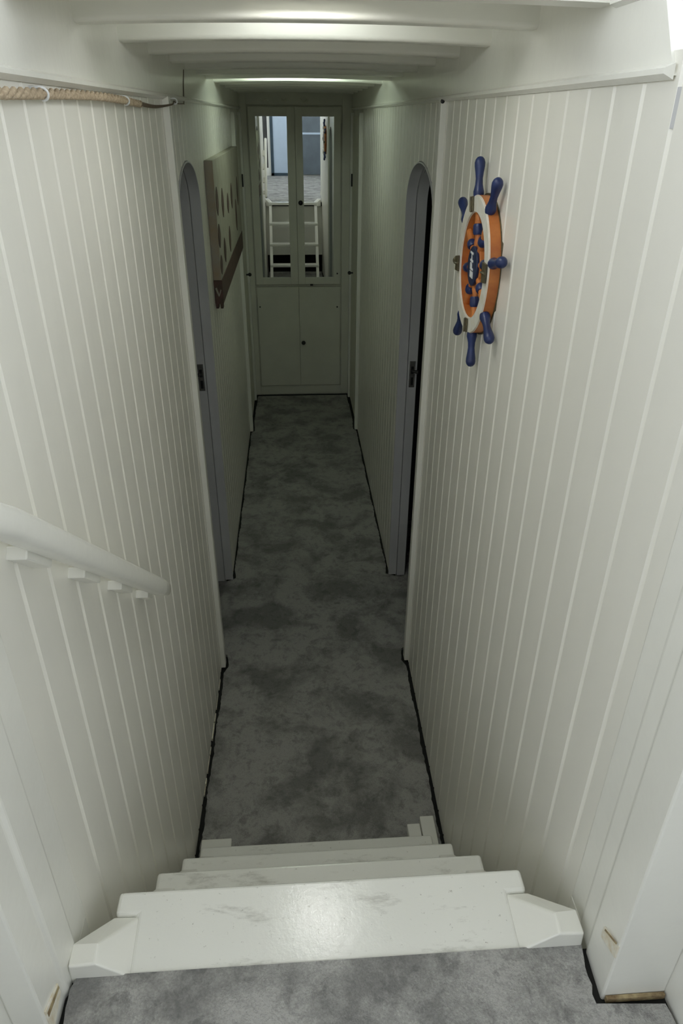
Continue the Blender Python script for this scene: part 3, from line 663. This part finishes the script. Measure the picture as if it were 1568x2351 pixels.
# ============================================================ CUPBOARD at the end of the corridor
cb = empty('built_in_cupboard', 'tall painted cupboard with two mirrored upper doors closing the corridor end', 'cupboard', (0.04, EY + 0.01, 0))
bm = bmesh.new(); yf = EY + 0.008
xl, xr = -0.345, 0.444
box(bm, xl, -0.290, yf, EY + 0.03, 0.0, 2.14); box(bm, 0.368, xr, yf, EY + 0.03, 0, 2.14); box(bm, -0.290, 0.368, yf, EY + 0.03, 2.065, 2.14); box(bm, -0.290, 0.368, yf, EY + 0.03, 0.0, 0.075); box(bm, -0.290, 0.368, yf, EY + 0.03, 0.868, 0.876)
box(bm, -0.290, 0.368, EY + 0.022, EY + 0.03, 0.075, 2.065)
obj('cupboard_frame', bm, ENDP, cb, bevel=0.002)
TILT = 0.0062
def leaf(nm, x0, x1, z0, z1, mirror=None, knob=None, label=None):
    bm = bmesh.new(); y0 = EY - 0.008; y1 = yf
    if mirror:
        a, b, c, d = mirror
        box(bm, x0, a, y0, y1 + 0.006, z0, z1); box(bm, b, x1, y0, y1 + 0.006, z0, z1); box(bm, a, b, y0, y1 + 0.006, z0, c); box(bm, a, b, y0, y1 + 0.006, d, z1)
    else: box(bm, x0, x1, y0, y1 + 0.006, z0, z1)
    o = obj(nm, bm, ENDP, cb, bevel=0.0018)
    if mirror:
        a, b, c, d = mirror; bm = bmesh.new(); h = d - c
        prism(bm, [(a - 0.002, y0 + 0.006, c - 0.002), (b + 0.002, y0 + 0.006, c - 0.002), (b + 0.002, y0 + 0.006 - TILT*h, d + 0.002), (a - 0.002, y0 + 0.006 - TILT*h, d + 0.002)], (0, 0.004, 0))
        q = obj('mirror_pane', bm, MIRROR, o); q['label'] = 'tall narrow mirror pane'
    if knob:
        bm = bmesh.new(); sphere(bm, (knob[0], y0 - 0.018, knob[1]), 0.0165, (1, 0.8, 1)); tube(bm, [(knob[0], y0 + 0.001, knob[1]), (knob[0], y0 - 0.014, knob[1])], 0.007, 12)
        q = obj('knob', bm, BLACK, o, smooth=50); q['label'] = 'round black knob'
    return o
leaf('upper_door', -0.280, 0.0385, 0.882, 2.055, (-0.228, -0.018, 0.934, 1.995))
ur = leaf('upper_door', 0.0405, 0.358, 0.882, 2.055, (0.092, 0.308, 0.934, 1.995), (0.068, 1.455))
leaf('lower_door', -0.280, 0.0385, 0.082, 0.862)
lr = leaf('lower_door', 0.0405, 0.358, 0.082, 0.862, None, (0.068, 0.436))
bm = bmesh.new(); box(bm, 0.128, 0.150, EY - 0.016, EY - 0.007, 0.873, 0.885); obj('turn_latch', bm, BLACK, ur, bevel=0.002)
for x, z in ((0.335, 0.96), (0.335, 0.71), (-0.262, 0.715)):
    bm = bmesh.new(); sphere(bm, (x, EY - 0.0085, z), 0.006, (1, 0.4, 1), 12, 8); obj('screw_head', bm, BLACK, ur if z > 0.9 else lr)
for x in (-0.160, -0.02, 0.11):
    bm = bmesh.new(); tube(bm, [(x - 0.03, yf - 0.004, 2.100), (x - 0.012, yf - 0.012, 2.086), (x + 0.012, yf - 0.012, 2.098), (x + 0.022, yf - 0.004, 2.09)], 0.005, 8); obj('painted_hook', bm, ENDP, cb, smooth=60)

# ============================================================ LAMPS between the beams
def lamp(y, z, x0, x1, m, label):
    r = empty('fluorescent_lamp', label, 'lamp', ((x0 + x1)/2, y, 2.195), 'fluorescent lamps between the beams')
    obj('lamp_housing', bx(x0 - 0.02, x1 + 0.02, y - 0.025, y + 0.025, z + 0.011, 2.195), PAINTP, r, bevel=0.003)
    bm = bmesh.new(); tube(bm, [(x0, y, z), (x1, y, z)], 0.010, 14); obj('lamp_tube', bm, m, r, smooth=50)
    for x in (x0 - 0.012, x1 + 0.002):
        obj('tube_holder', bx(x, x + 0.010, y - 0.012, y + 0.012, z - 0.006, z + 0.016), PAINTP, r)
lamp(1.55, 2.168, -0.10, 0.17, TUBE1, 'fluorescent lamp behind the nearest beam, lighting the second beam')
lamp(3.61, 2.166, -0.155, 0.215, TUBE2, 'greenish fluorescent lamp far down the ceiling, making the eighth beam glow in a line')

r_ = empty('boxed_lamp', 'small boxed ceiling lamp tucked between the hatch header and the nearest beam', 'lamp', (0.035, 1.345, 2.195))
bm = bmesh.new(); sphere(bm, (0.035, 1.345, 2.186), 0.06, (1.35, 0.24, 0.12), 28, 12); obj('lamp_shade', bm, DOME, r_, smooth=0)
bm = bmesh.new(); box(bm, -0.065, 0.135, 1.31, 1.318, 2.166, 2.195); box(bm, -0.065, 0.135, 1.372, 1.380, 2.166, 2.195); box(bm, -0.073, -0.065, 1.31, 1.38, 2.166, 2.195); box(bm, 0.135, 0.143, 1.31, 1.38, 2.166, 2.195); obj('lamp_skirt', bm, PAINTP, r_)  # unseen skirt walls, added to keep this lamp's light off the nearest beam

# pale splintered edge left showing between the left wall and the carpet
bm = bmesh.new(); rnd = random.Random(4); y = 1.60
while y < 2.14:
    L = rnd.uniform(0.02, 0.09); wd = rnd.uniform(0.0015, 0.0045); x = XL(y)
    box(bm, x - 0.001, x + wd, y, y + L, -0.012, rnd.uniform(-0.006, 0.002)); y += L + rnd.uniform(0.0, 0.035)
struct(obj('trim_15', bm, RAW), 'pale splintered edge between the left wall and the carpet')
